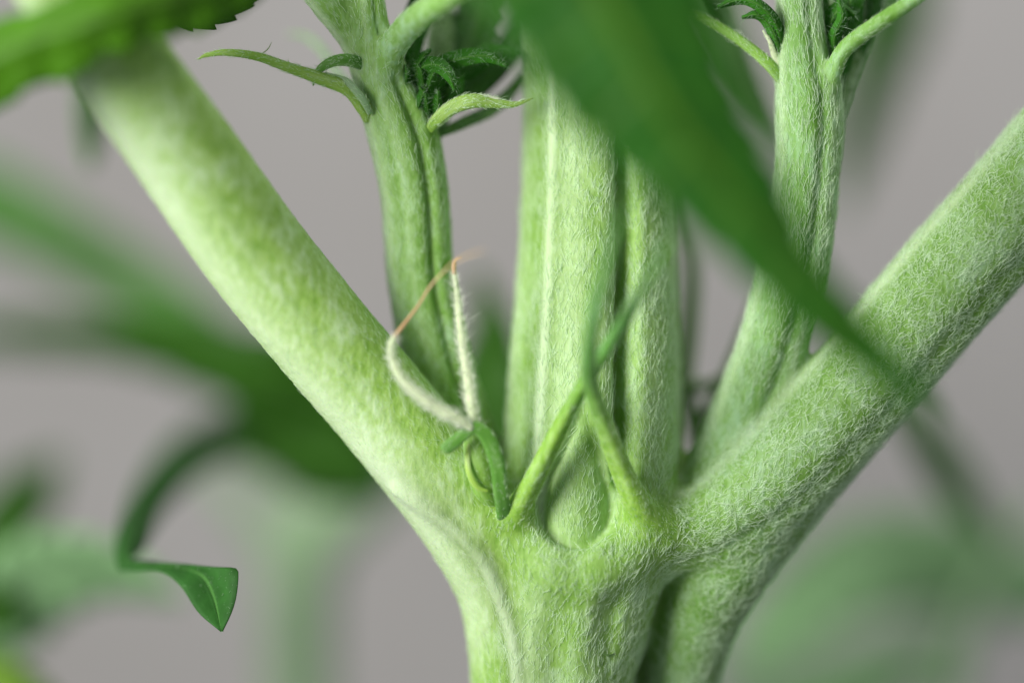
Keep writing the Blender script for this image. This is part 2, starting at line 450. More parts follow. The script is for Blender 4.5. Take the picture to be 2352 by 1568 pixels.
def mesh_field():
    vx = 0.0062
    lo = np.array([-1.50, -0.62, -1.02]); hi = np.array([1.50, 0.46, 1.02])
    B = 8
    nb = np.ceil((hi - lo) / (vx * B)).astype(int)
    n = nb * B + 1
    V = np.full(n, 1.0, np.float32)
    ii = np.stack(np.meshgrid(*[np.arange(k) for k in nb], indexing='ij'), -1).reshape(-1, 3)
    cen = lo + (ii + 0.5) * vx * B
    hd = vx * B * 0.87 + 2 * vx
    # per tube lists of near blocks
    near = np.zeros((len(ii), len(BODY)), bool)
    dmin = np.full(len(ii), 9.0)
    for j, t in enumerate(BODY):
        m = np.all((cen > t.lo - .12) & (cen < t.hi + .12), axis=1)
        e = np.full(len(ii), 9.0)
        e[m] = t.raw(cen[m])
        near[:, j] = e < hd + t.k + .03
        if not t.cut:
            dmin = smin(dmin, e, t.k)
    act = np.where((dmin < hd + .02) & (dmin > -(hd + .16)))[0]
    act = act[near[act].any(1)]
    off = np.stack(np.meshgrid(*[np.arange(B + 1)] * 3, indexing='ij'), -1).reshape(-1, 3)
    CH = 500
    for c0 in range(0, len(act), CH):
        a = act[c0:c0 + CH]
        idx = (ii[a][:, None, :] * B + off[None]).reshape(-1, 3)
        X = lo + idx * vx
        d = np.full(len(X), 9.0)
        for j, t in enumerate(BODY):
            mb = near[a, j]
            if not mb.any():
                continue
            mp = np.repeat(mb, len(off))
            e = t.raw(X[mp])
            d[mp] = -smin(-d[mp], e, t.k) if t.cut else smin(d[mp], e, t.k)
        V[idx[:, 0], idx[:, 1], idx[:, 2]] = np.clip(d, -1, 1)
    # blocks well inside
    ins = np.where(dmin <= -(hd + .16))[0]
    for a in ins:
        x, y, z = ii[a] * B
        V[x:x + B + 1, y:y + B + 1, z:z + B + 1] = np.minimum(V[x:x + B + 1, y:y + B + 1, z:z + B + 1], -0.5)
    for ax in range(3):
        sl = [slice(None)] * 3
        for e in (0, -1):
            sl[ax] = e
            V[tuple(sl)] = np.maximum(V[tuple(sl)], 0.003)
    # surface nets
    I = V < 0
    cnt = np.zeros(np.array(n) - 1, np.int8)
    cs = [(a, b, c) for a in (0, 1) for b in (0, 1) for c in (0, 1)]
    for a, b, c in cs:
        cnt += I[a:n[0] - 1 + a, b:n[1] - 1 + b, c:n[2] - 1 + c]
    cells = np.argwhere((cnt > 0) & (cnt < 8))
    vid = np.full(cnt.shape, -1, np.int32)
    vid[cells[:, 0], cells[:, 1], cells[:, 2]] = np.arange(len(cells))
    acc = np.zeros((len(cells), 3)); num = np.zeros(len(cells))
    for p in cs:
        for ax in range(3):
            if p[ax] == 1:
                continue
            q = list(p); q[ax] = 1
            va = V[cells[:, 0] + p[0], cells[:, 1] + p[1], cells[:, 2] + p[2]]
            vb = V[cells[:, 0] + q[0], cells[:, 1] + q[1], cells[:, 2] + q[2]]
            m = (va < 0) != (vb < 0)
            t = va[m] / (va[m] - vb[m])
            pos = cells[m] + np.array(p, float)
            pos[:, ax] += t
            acc[m] += pos; num[m] += 1
    verts = lo + acc / num[:, None] * vx
    quads = []
    for ax in range(3):
        sa = [slice(None)] * 3; sb = [slice(None)] * 3
        sa[ax] = slice(0, n[ax] - 1); sb[ax] = slice(1, n[ax])
        A = I[tuple(sa)]; Bb = I[tuple(sb)]
        e = np.argwhere(A != Bb)
        o1, o2 = [(1, 2), (2, 0), (0, 1)][ax]
        ok = (e[:, o1] > 0) & (e[:, o2] > 0) & (e[:, o1] < n[o1] - 1) & (e[:, o2] < n[o2] - 1)
        e = e[ok]
        f = A[e[:, 0], e[:, 1], e[:, 2]]
        def g(d1, d2):
            c = e.copy(); c[:, o1] -= d1; c[:, o2] -= d2
            return vid[c[:, 0], c[:, 1], c[:, 2]]
        q = np.stack([g(1, 1), g(0, 1), g(0, 0), g(1, 0)], 1)
        q[~f] = q[~f][:, ::-1]
        quads.append(q)
    quads = np.vstack(quads)
    quads = quads[(quads >= 0).all(1)]

    def tri(Pn):
        g = (Pn - lo) / vx
        g = np.clip(g, 1, np.array(n) - 3)
        i = g.astype(int); f = g - i
        def at(di, dj, dk):
            return V[i[:, 0] + di, i[:, 1] + dj, i[:, 2] + dk]
        r = 0
        for a, b, c in cs:
            w = (f[:, 0] if a else 1 - f[:, 0]) * (f[:, 1] if b else 1 - f[:, 1]) * (f[:, 2] if c else 1 - f[:, 2])
            r = r + w * at(a, b, c)
        return r
    h = vx * 1.0
    def grad(Pn):
        return norm(np.stack([tri(Pn + np.eye(3)[a] * h) - tri(Pn - np.eye(3)[a] * h) for a in range(3)], 1))
    for _ in range(2):
        nrm = grad(verts)
        verts = verts - nrm * np.clip(tri(verts), -vx, vx)[:, None] * 0.8
    nrm = grad(verts)
    return verts, quads, nrm


verts, quads, vnrm = mesh_field()

def openness(X, N, h=.032):
    Q = X + N * h
    d = np.full(len(Q), 9.0)
    for t in BODY:
        m = np.all((Q > t.lo - .12) & (Q < t.hi + .12), axis=1)
        e = t.raw(Q[m])
        d[m] = -smin(-d[m], e, t.k) if t.cut else smin(d[m], e, t.k)
    return np.clip((d / h - .35) / .5, 0.04, 1)


# which tube owns each vertex, its direction, texture place and rib strength
own = np.zeros(len(verts), int); bd = np.full(len(verts), 9.0)
vT = np.zeros((len(verts), 3)); vuv = np.zeros((len(verts), 2)); vrib = np.zeros(len(verts))
ridge_rib = np.zeros(len(verts))
for j, t in enumerate(BODY):
    m = np.all((verts > t.lo - .05) & (verts < t.hi + .05), axis=1)
    if t.cut:
        continue
    d, T, ac, al, rib = t.raw(verts[m], True)
    idx = np.where(m)[0]
    if getattr(t, 'ridge', False):
        s = np.clip(1 - (d + .002) / .016, 0, 1)
        ridge_rib[idx] = np.maximum(ridge_rib[idx], 0.8 * s)
        continue
    w = d < bd[idx]
    ix = idx[w]
    if getattr(t, 'up', False):
        T[:] = (0, 0, 1)
    bd[ix] = d[w]; own[ix] = j; vT[ix] = T[w]; vuv[ix, 0] = ac[w] + j * 3.7; vuv[ix, 1] = al[w]; vrib[ix] = np.maximum(rib[w], 0)
part_names = sorted(set(t.part for t in BODY))
pidx = np.array([part_names.index(t.part) for t in BODY])
vpart = pidx[own]
qpart = np.array([np.bincount(r).argmax() for r in vpart[quads]]) if len(quads) < 1 else vpart[quads[:, 0]]

vopen = openness(verts, vnrm)
wr = np.full(len(verts), 1e-9); ribacc = np.zeros(len(verts))
wsum = np.zeros(len(verts)); vtint = np.zeros((len(verts), 3))
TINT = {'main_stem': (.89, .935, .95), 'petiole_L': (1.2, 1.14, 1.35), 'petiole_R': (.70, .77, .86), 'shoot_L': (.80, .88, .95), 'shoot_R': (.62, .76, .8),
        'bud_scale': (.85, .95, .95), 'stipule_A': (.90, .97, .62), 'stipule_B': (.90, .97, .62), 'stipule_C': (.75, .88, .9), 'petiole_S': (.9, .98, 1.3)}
for t in BODY:
    if t.cut:
        continue
    m = np.all((verts > t.lo - .2) & (verts < t.hi + .2), axis=1)
    idx = np.where(m)[0]
    dd_, _, _, _, rr_ = t.raw(verts[idx], True)
    w = np.exp(-(dd_ - bd[idx]) / .03)
    wsum[idx] += w
    if getattr(t, 'ridge', False):
        continue
    w2 = np.exp(-(dd_ - bd[idx]) / .012)
    wr[idx] += w2; ribacc[idx] += w2 * rr_
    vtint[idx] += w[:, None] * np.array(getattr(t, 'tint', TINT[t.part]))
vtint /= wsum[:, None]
vrib = np.maximum(ridge_rib, ribacc / wr)

# ------------------------------------------------------------------ hair
hair_sets = {}


def hair_object(name, roots, nrms, tans, length, spread, lift, rad, mat, parent, curl=0.5, jitter=0.35, npt=5):
    N = len(roots)
    if N == 0:
        return None
    nrms = norm(nrms)
    tans = norm(tans - nrms * np.sum(tans * nrms, 1, keepdims=True))
    bi = np.cross(nrms, tans)
    phi = rng.normal(0, spread, N)
    e = tans * np.cos(phi)[:, None] + bi * np.sin(phi)[:, None]
    f = np.cross(nrms, e)
    L = length * np.exp(rng.normal(0, jitter, N))
    kap = rng.normal(0, curl, N)
    lf = np.clip(rng.normal(lift, lift * 0.45, N), 0.02, 3)
    s = np.linspace(0, 1, npt)
    P = np.zeros((N, npt, 3))
    base = roots - nrms * rad * 1.0
    ll = 1 / np.sqrt(1 + lf ** 2)
    kap2 = rng.normal(0, curl * 1.2, N)
    for k, sv in enumerate(s):
        P[:, k] = (base + e * (L * ll * (sv - 0.25 * np.abs(kap) * sv * sv))[:, None] + f * (L * (kap * sv * sv + kap2 * (sv ** 3 - sv * sv)))[:, None]
                   + nrms * (L * lf * ll * (sv - 0.55 * sv * sv * np.minimum(1, 1 / (lf + .3))))[:, None])
    R = rad * np.exp(rng.normal(0, .2, N))[:, None] * np.array([1.0 - 0.8 * sv ** 1.5 for sv in s])[None]
    cu = bpy.data.hair_curves.new(name)
    cu.add_curves([npt] * N)
    cu.position_data.foreach_set('vector', P.astype(np.float32).ravel())
    at = cu.attributes.get('radius') or cu.attributes.new('radius', 'FLOAT', 'POINT')
    at.data.foreach_set('value', R.astype(np.float32).ravel())
    cu.materials.append(mat)
    o = link(name, cu, parent, kind='stuff')
    return o


def face_sample(vs, qs, vn, vt, dens, dfun=None, vo=None):
    a = vs[qs[:, 0]]; b = vs[qs[:, 1]]; c = vs[qs[:, 2]]; d = vs[qs[:, 3]]
    area = 0.5 * np.linalg.norm(np.cross(c - a, d - b), axis=1)
    w = area * (dfun(0.25 * (a + b + c + d)) if dfun is not None else 1.0)
    if vo is not None:
        w = w * vo[qs[:, 0]]
    n = rng.poisson(w.sum() * dens)
    cdf = np.cumsum(w); cdf /= cdf[-1]
    fi = np.minimum(np.searchsorted(cdf, rng.random(n)), len(qs) - 1)
    u = rng.random(n)[:, None]; v = rng.random(n)[:, None]
    p = (a[fi] * (1 - u) + b[fi] * u) * (1 - v) + (d[fi] * (1 - u) + c[fi] * u) * v
    return p, vn[qs[fi, 0]], vt[qs[fi, 0]]


# ------------------------------------------------------------------ the plant
plant = empty('hemp_plant', W(1268, 1750, .17), 'large downy pale green stem forking into thick leaf stalks, crossed stipules at its fork', 'plant')

NAMES = {'main_stem': 'main_stem', 'petiole_L': 'petiole', 'petiole_R': 'petiole', 'shoot_L': 'side_shoot', 'shoot_R': 'side_shoot',
         'bud_scale': 'bud_scale', 'stipule_A': 'stipule', 'stipule_B': 'stipule', 'stipule_C': 'stipule', 'petiole_S': 'petiole'}
LABELS = {'petiole_S': 'short pale leaf stalk curving right from the top of the side shoot', 'stipule_C': 'pale stipule reaching up right from the downy side shoot',
          'petiole_L': 'thick smooth pale leaf stalk rising to the upper left', 'petiole_R': 'thick woolly leaf stalk rising to the right edge',
          'shoot_L': 'side shoot with a dark bud, beside the smooth leaf stalk', 'shoot_R': 'downy side shoot behind the tip of the big dark leaf'}
# hair: density per square unit, length, spread, lift, radius
HAIR = {'main_stem': (13500, .019, .34, .28, .00052), 'petiole_L': (9000, .012, .35, .15, .0004), 'petiole_R': (30000, .0165, .75, .38, .00052),
        'shoot_L': (13000, .019, .22, .12, .00048), 'shoot_R': (21000, .023, .24, .20, .00052), 'bud_scale': (16000, .019, .25, .25, .0005),
        'stipule_A': (18000, .009, .4, .5, .0004), 'stipule_B': (18000, .009, .4, .5, .0004), 'stipule_C': (14000, .010, .4, .5, .0004), 'petiole_S': (9000, .012, .4, .3, .0005)}


def split_mesh(name, sel_faces, mat, parent, label):
    q = quads[sel_faces]
    used, inv = np.unique(q, return_inverse=True)
    q2 = inv.reshape(q.shape)
    me = bpy.data.meshes.new(name)
    me.vertices.add(len(used)); me.vertices.foreach_set('co', verts[used].astype(np.float32).ravel())
    me.loops.add(q2.size); me.loops.foreach_set('vertex_index', q2.astype(np.int32).ravel())
    me.polygons.add(len(q2)); me.polygons.foreach_set('loop_start', np.arange(0, q2.size, 4, dtype=np.int32))
    me.polygons.foreach_set('loop_total', np.full(len(q2), 4, np.int32))
    uvl = me.uv_layers.new(name='UVMap')
    uvl.data.foreach_set('uv', vuv[used][q2.ravel()].astype(np.float32).ravel())
    at = me.attributes.new('rib', 'FLOAT', 'POINT')
    at.data.foreach_set('value', vrib[used].astype(np.float32))
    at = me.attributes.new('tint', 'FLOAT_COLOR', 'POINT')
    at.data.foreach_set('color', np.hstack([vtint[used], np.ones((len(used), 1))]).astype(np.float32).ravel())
    me.update(calc_edges=True)
    me.validate()
    me.polygons.foreach_set('use_smooth', np.ones(len(me.polygons), bool))
    me.normals_split_custom_set_from_vertices([tuple(x) for x in vnrm[used]])
    me.materials.append(mat)
    return link(name, me, parent, label)


def patch(X):
    x, y, z = X.T
    v = np.sin(31 * x + 3 * np.sin(11 * z)) * np.sin(23 * z + 4 * np.sin(9 * x)) + .6 * np.sin(67 * x + 1.3) * np.sin(49 * z + 2 * np.sin(21 * x))
    return np.clip(1 + .55 * v, .25, 2)


body_parts = {}
for i, pn in enumerate(part_names):
    sf_ = np.where(qpart == i)[0]
    if len(sf_) == 0:
        continue
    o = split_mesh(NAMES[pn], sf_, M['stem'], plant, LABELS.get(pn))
    body_parts[pn] = o
    dn, L, sp, lf, rd = HAIR[pn]
    dfun = patch
    if pn == 'main_stem':
        dfun = lambda X: (0.45 + 1.1 * np.clip((X[:, 0] + .05) / .35, 0, 1)) * patch(X)
    r, nn, tt = face_sample(verts, quads[sf_], vnrm, vT, dn, dfun, vopen)
    hair_object('hairs', r, nn, tt, L, sp, lf, rd, M['hair'], o, jitter=.45, curl=.34 if pn == 'petiole_R' else .14)


# ------------------------------------------------------------------ small free-standing tubes
def small_tube(name, pts, mat, parent, label=None, flat=1.0, seg=12, n=6, groove=0.0, up=(0, -1, 0), hair=None, hmat='hair', kind=None):
    """pts rows (px, py, d, r_px). flat squeezes the section along its facing direction; groove cuts a channel in its face."""
    A = np.array([[*W(p[0], p[1], p[2]), p[3] / 1000.0] for p in pts])
    S = catmull(A, n)
    P, R = S[:, :3], np.maximum(S[:, 3], .0006)
    T = norm(np.gradient(P, axis=0))
    u = np.array(up, float)[None] - T * (T @ np.array(up, float))[:, None]
    u = norm(u); v = np.cross(T, u)
    th = np.linspace(0, 2 * np.pi, seg, endpoint=False)
    rr = 1 - groove * np.exp(-((np.abs((th + np.pi) % (2 * np.pi) - np.pi)) / .5) ** 2)
    V = (P[:, None] + R[:, None, None] * rr[None, :, None] * (np.cos(th)[None, :, None] * u[:, None] * flat + np.sin(th)[None, :, None] * v[:, None]))
    m = len(P)
    Q = []
    for i in range(m - 1):
        for j in range(seg):
            k = (j + 1) % seg
            Q.append((i * seg + j, i * seg + k, (i + 1) * seg + k, (i + 1) * seg + j))
    Q = np.array(Q)
    vs = V.reshape(-1, 3)
    faces = [tuple(int(a) for a in q) for q in Q] + [tuple(range(seg - 1, -1, -1)), tuple(range((m - 1) * seg, m * seg))]
    me = bpy.data.meshes.new(name)
    me.from_pydata(vs.tolist(), [], faces)
    L = np.concatenate([[0], np.cumsum(np.linalg.norm(np.diff(P, axis=0), axis=1))])
    uvl = me.uv_layers.new(name='UVMap')
    uvv = np.zeros((len(vs), 2)); uvv[:, 0] = (np.tile(np.where(th > np.pi, th - 2 * np.pi, th), m)) * np.repeat(R, seg); uvv[:, 1] = np.repeat(L, seg)
    li = np.zeros(len(me.loops), np.int32); me.loops.foreach_get('vertex_index', li)
    uvl.data.foreach_set('uv', uvv[li].astype(np.float32).ravel())
    me.polygons.foreach_set('use_smooth', np.ones(len(me.polygons), bool))
    me.materials.append(mat)
    me.update()
    o = link(name, me, parent, label, kind)
    if hair:
        dn, Lh, sp, lf, rd = hair
        vn = norm((V - P[:, None]).reshape(-1, 3))
        vt = np.repeat(T, seg, 0)
        r, nn, tt = face_sample(vs, Q, vn, vt, dn)
        hair_object('hairs', r, nn, tt, Lh, sp, lf, rd, M[hmat], o, curl=.15)
    return o


def blade(name, left, mid, right, mat, parent, label=None, teeth=0, tooth=0.15, n=10, across=5, thick=.006, cup=0.0, top=None, hair=None, hmat='hair_green', spots=False):
    """A leaf blade between two edges and a midrib, each rows (px, py, d); real thickness, toothed edges."""
    Lp = catmull([W(*p) for p in left], 40 * n // max(1, len(left) - 1) // 4 + 2)
    Mp = catmull([W(*p) for p in mid], 40 * n // max(1, len(mid) - 1) // 4 + 2)
    Rp = catmull([W(*p) for p in right], 40 * n // max(1, len(right) - 1) // 4 + 2)
    m = 14 * n

    def res(P):
        L = np.concatenate([[0], np.cumsum(np.linalg.norm(np.diff(P, axis=0), axis=1))])
        s = np.linspace(0, L[-1], m)
        return np.stack([np.interp(s, L, P[:, k]) for k in range(3)], 1)
    Lp, Mp, Rp = res(Lp), res(Mp), res(Rp)
    if teeth:
        s = np.linspace(0, 1, m)
        saw = (s * teeth) % 1.0
        amp = (saw ** 1.3 - 0.4) * tooth * np.sin(np.pi * np.clip(s, 0, 1)) ** 0.3
        dirn = norm(np.gradient(Mp, axis=0))
        wl = np.linalg.norm(Lp - Mp, axis=1, keepdims=True); wr = np.linalg.norm(Rp - Mp, axis=1, keepdims=True)
        Lp = Lp + (Lp - Mp) * amp[:, None] + dirn * wl * amp[:, None] * .6
        Rp = Rp + (Rp - Mp) * amp[:, None] + dirn * wr * amp[:, None] * .6
    T = norm(np.gradient(Mp, axis=0))
    Nn = norm(np.cross(T, Rp - Lp + 1e-6))
    us = np.linspace(-1, 1, 2 * across + 1)
    rows = []
    for uu in us:
        E = Lp if uu < 0 else Rp
        a = abs(uu)
        wdt = np.linalg.norm(E - Mp, axis=1, keepdims=True)
        q = Mp * (1 - a) + E * a + Nn * wdt * cup * (a - a * a) * 2
        rows.append(q)
    V = np.stack(rows, 1)                                   # m x k x 3
    # gentle puckering between the lateral veins
    if teeth:
        ph = np.linspace(0, 1, m)[:, None] * teeth * 2 * np.pi - np.abs(us)[None] * 2.2
        wd = np.linalg.norm(Rp - Lp, axis=1)[:, None]
        V = V + Nn[:, None] * (np.cos(ph) * np.abs(us)[None] * wd * 0.008)[..., None]
    k = len(us)
    Q = np.array([(i * k + j, i * k + j + 1, (i + 1) * k + j + 1, (i + 1) * k + j) for i in range(m - 1) for j in range(k - 1)])
    vs = V.reshape(-1, 3)
    me = bpy.data.meshes.new(name)
    me.from_pydata(vs.tolist(), [], Q.tolist())
    uvv = np.zeros((len(vs), 2)); uvv[:, 0] = np.tile(us, m); uvv[:, 1] = np.repeat(np.linspace(0, 1, m), k)
    uvl = me.uv_layers.new(name='UVMap')
    li = np.zeros(len(me.loops), np.int32); me.loops.foreach_get('vertex_index', li)
    uvl.data.foreach_set('uv', uvv[li].astype(np.float32).ravel())
    me.polygons.foreach_set('use_smooth', np.ones(len(me.polygons), bool))
    me.materials.append(mat)
    o = link(name, me, parent, label)
    md = o.modifiers.new('thickness', 'SOLIDIFY')
    md.thickness = thick; md.offset = 0
    if hair:
        dn, Lh, sp, lf, rd = hair
        vn = np.repeat(Nn, k, 0); vt = np.repeat(T, k, 0)
        for sg in (1, -1):
            r, nn, tt = face_sample(vs, Q, vn * sg, vt, dn)
            r = r + nn * thick * .5
            if sg == 1:
                R0, N0, T0 = r, nn, tt
        r = np.vstack([R0, r]); nn = np.vstack([N0, nn]); tt = np.vstack([T0, tt])
        hair_object('hairs', r, nn, tt, Lh, sp, lf, rd, M[hmat], o, curl=.2)
    return o


# ------------------------------------------------------------------ details of the left shoot
SH = (22000, .011, .5, .5, .0005)
small_tube('stipule', [(850, 275, .05, 16), (835, 245, .03, 19), (800, 205, .01, 17), (735, 180, 0, 15), (665, 156, 0, 12), (590, 130, 0, 10), (520, 121, .01, 8), (475, 127, .02, 5), (454, 137, .02, 1)],
           M['stipule'], plant, 'long thin stipule curving out to the left of the side shoot', flat=.7, groove=.2, hair=SH, n=8)
small_tube('stipule', [(850, 262, .02, 6), (833, 228, .0, 9), (800, 190, 0, 8), (770, 176, .01, 5), (745, 168, .02, 2)], M['far_stem'], plant, None, flat=.5, hair=SH)
small_tube('bract', [(835, 150, .03, 14), (805, 139, 0, 15), (770, 140, -.01, 13), (740, 155, 0, 10), (724, 176, 0, 6), (719, 198, 0, 1)], M['calyx'], plant, None, flat=.5, groove=.2, hair=SH, n=8)
small_tube('stipule', [(815, 215, .2, 12), (775, 168, .32, 11), (735, 110, .38, 9), (700, 84, .4, 7), (660, 78, .4, 3)], M['far_stem'], plant, None, flat=.6)
small_tube('stipule', [(985, 300, .05, 10), (1003, 275, .02, 14), (1040, 246, .0, 17), (1085, 232, -.01, 17), (1135, 237, 0, 12), (1180, 240, .01, 7), (1225, 226, .02, 1)], M['stipule'], plant, None, flat=.6, groove=.2, hair=SH, n=8)
small_tube('stipule', [(1000, 290, .06, 8), (1030, 262, .01, 10), (1060, 234, -.01, 9), (1100, 222, -.01, 6), (1150, 228, .0, 3)], M['style'], plant, None, flat=.4, hair=SH, n=8)
blade('leaflet', [(985, 310, .12), (1060, 270, .15), (1120, 240, .2), (1200, 165, .25)], [(990, 315, .12), (1070, 282, .15), (1140, 243, .2), (1205, 170, .25)],
      [(1000, 320, .12), (1080, 290, .15), (1150, 255, .2), (1210, 185, .25)], M['far_stalk'], plant, n=3, hair=(20000, .015, .5, .5, .0008))

small_tube('twig', [(975, 320, .14, 36), (1000, 230, .20, 44), (1012, 100, .26, 34), (1010, -30, .30, 26), (1000, -150, .3, 24)], M['far_stalk'], plant, hair=SH)
# the dark bud between the forks of the left shoot
BH = (14000, .013, .8, .8, .0005)
def leaflet(pts, w, mat='bud_leaf', cup=.4, hair=BH, parent=plant, name='leaflet', teeth=0, side=None, tooth=.3):
    P = np.array(pts, float)
    T = np.gradient(P[:, :2], axis=0); T /= np.linalg.norm(T, axis=1, keepdims=True)
    S = np.stack([T[:, 1], -T[:, 0]], 1)
    ws = np.array(w, float)[:, None]
    L = np.hstack([P[:, :2] + S * ws, P[:, 2:] + .02]); R = np.hstack([P[:, :2] - S * ws, P[:, 2:] + .015])
    return blade(name, L.tolist(), P.tolist(), R.tolist(), M[mat], parent, n=3, across=3, cup=cup, hair=hair, teeth=teeth, thick=.005, tooth=tooth)

leaflet([(985, 290, .10), (950, 240, .07), (948, 185, .05), (975, 152, .02), (1010, 152, 0), (1035, 178, -.01), (1046, 208, 0)], [4, 14, 20, 20, 18, 12, 1])
leaflet([(1010, 265, .12), (1000, 200, .08), (1020, 150, .05), (1070, 132, .03), (1120, 130, .02), (1165, 152, .02)], [10, 22, 22, 20, 14, 2])
leaflet([(1005, 285, .14), (1020, 230, .1), (1040, 190, .09), (1060, 170, .08)], [14, 34, 30, 8])
leaflet([(985, 270, .12), (960, 200, .1), (935, 140, .08), (918, 95, .06), (912, 85, .06)], [6, 20, 22, 12, 2])
leaflet([(1010, 290, .12), (985, 245, .07), (985, 205, .05), (1000, 175, .04)], [10, 24, 22, 4])
leaflet([(1000, 240, .2), (1050, 150, .22), (1090, 60, .25), (1130, -60, .28), (1180, -190, .3)], [10, 44, 55, 50, 10], mat='leaf_mid', teeth=9)
leaflet([(1000, 230, .18), (1060, 165, .17), (1120, 128, .15), (1175, 118, .14), (1200, 120, .14)], [10, 30, 26, 14, 2])
leaflet([(1000, 270, .18), (1060, 220, .2), (1130, 160, .24), (1210, 60, .3), (1280, -60, .3)], [8, 30, 34, 30, 10], mat='leaf_mid')
leaflet([(955, 190, .12), (945, 110, .12), (960, 30, .12), (985, -60, .12)], [10, 26, 30, 14])
for k in range(7):
    a = rng.random() * 6.28
    x0, y0 = 985 + rng.normal() * 22, 215 + rng.normal() * 28
    leaflet([(1000, 295, .1), (x0, y0 + 20, .04), (x0 + 12 * math.cos(a), y0 - 20, .02), (x0 + 30 * math.cos(a), y0 - 40, .03)], [4, 12, 9, 1])
# ------------------------------------------------------------------ details of the right shoot
small_tube('stipule', [(1795, 185, .05, 12), (1770, 152, .04, 14), (1725, 112, .05, 13), (1670, 75, .08, 12), (1600, 38, .12, 10), (1540, 14, .16, 6)], M['shoot'], plant,
           'thin stipule on the left of the downy side shoot', flat=.6, groove=.2, hair=SH, n=7)
small_tube('twig', [(1880, 330, .12, 44), (1912, 200, .16, 50), (1950, 60, .2, 62), (1985, -60, .24, 66), (2020, -240, .26, 60)], M['far_stalk'], plant, hair=(14000, .02, .3, .3, .0007))
leaflet([(1800, 120, .04), (1785, 60, .0), (1755, 22, -.02), (1715, 0, -.02), (1680, 4, -.01), (1650, 18, 0)], [4, 12, 13, 12, 9, 1])
leaflet([(1800, 150, .05), (1782, 90, .02), (1762, 50, .01), (1735, 34, 0), (1705, 42, .01)], [4, 12, 13, 9, 1])
small_tube('bract', [(1805, 185, .05, 10), (1780, 130, .04, 8), (1768, 95, .03, 5), (1752, 70, .03, 2)], M['style'], plant, flat=.5, hair=SH)
for pts, w in (([(1930, 215, .1), (1900, 130, .08), (1905, 60, .05), (1930, 20, .03), (1965, 35, .02)], [6, 22, 26, 18, 2]),
               ([(1930, 215, .12), (1935, 130, .1), (1945, 50, .08), (1960, -40, .06), (1980, -120, .06)], [6, 26, 34, 30, 6]),
               ([(1925, 215, .14), (1900, 120, .12), (1885, 30, .1), (1890, -70, .1)], [6, 16, 22, 8]),
               ([(1940, 215, .14), (1970, 120, .14), (2000, 30, .14), (2020, -70, .14)], [6, 18, 24, 8]),
               ([(1920, 150, .05), (1915, 90, .02), (1935, 40, .0), (1925, 0, .0)], [4, 14, 12, 2])):
    leaflet(pts, w)
leaflet([(1680, 90, .2), (1640, 20, .25), (1590, -60, .3)], [6, 24, 10], mat='leaf_mid')

# ------------------------------------------------------------------ flower at the left axil
flower = small_tube('calyx', [(1140, 1165, .02, 22), (1116, 1120, -.01, 31), (1100, 1065, -.028, 32), (1090, 1015, -.035, 26), (1085, 975, -.03, 13)], M['shoot'], plant,
                    'small green calyx holding two white styles', flat=.85, groove=.0, seg=20, hair=(7000, .012, .5, .4, .0005))
small_tube('bract', [(1160, 1190, -.02, 18), (1150, 1130, -.06, 17), (1142, 1065, -.075, 18), (1122, 1008, -.085, 18), (1092, 982, -.09, 15), (1062, 1000, -.09, 14), (1040, 1018, -.09, 15), (1024, 1030, -.09, 14), (1018, 1036, -.09, 9)],
           M['calyx'], plant, None, flat=.45, groove=.25, hair=(6000, .012, .5, .5, .0005), seg=16, n=8)
small_tube('bract', [(1122, 1128, -.05, 3), (1096, 1118, -.056, 6), (1078, 1085, -.060, 7), (1074, 1045, -.056, 6), (1082, 1005, -.05, 3)], M['petiole'], plant, None, flat=.5)
SW = (80000, .016, .5, 1.5, .00045)
small_tube('style', [(1090, 990, -.06, 8.2), (1086, 950, -.08, 10.9), (1076, 880, -.085, 10.2), (1062, 790, -.08, 8.8), (1054, 720, -.08, 7.1), (1048, 660, -.08, 5.4), (1042, 625, -.08, 4.1)],
           M['style'], plant, 'upright white hairy style', flat=.8, hair=SW, hmat='hair_white', n=9)
small_tube('style_tip', [(1043, 630, -.08, 4.4), (1043, 610, -.08, 4.8), (1046, 597, -.085, 3.1), (1060, 590, -.09, 1.5)], M['style_dry'], plant, 'tan dried tip of the upright style', n=4)
small_tube('style', [(1085, 985, -.09, 8.8), (1050, 962, -.10, 11.6), (1000, 935, -.11, 11.6), (945, 895, -.12, 9.5), (910, 850, -.12, 7.8), (897, 800, -.12, 6.8), (908, 770, -.12, 5.8)],
           M['style'], plant, 'bent white hairy style reaching left', flat=.8, hair=SW, hmat='hair_white', n=9)
small_tube('style_tip', [(906, 773, -.12, 5.4), (928, 745, -.12, 4.1), (962, 700, -.12, 2.9), (985, 662, -.13, 2.5), (1018, 625, -.16, 2.3), (1045, 602, -.23, 2.0), (1080, 585, -.27, 1.9), (1115, 574, -.32, 0.9)],
           M['style_dry'], plant, 'thin orange dried thread ending the bent style', n=6)
small_tube('speck', [(1385, 1500, surf(1385, 1500) - .004, 2), (1398, 1504, surf(1398, 1504) - .006, 3), (1412, 1500, surf(1412, 1500) - .004, 1)], M['far_stalk'], plant, seg=6)
# odd fine threads
small_tube('loose_hair', [(575, 128, .03, 1.3), (600, 124, .02, 1.3), (616, 112, .02, 1.2), (624, 97, .02, .6)], M['far_stalk'], plant, seg=6)

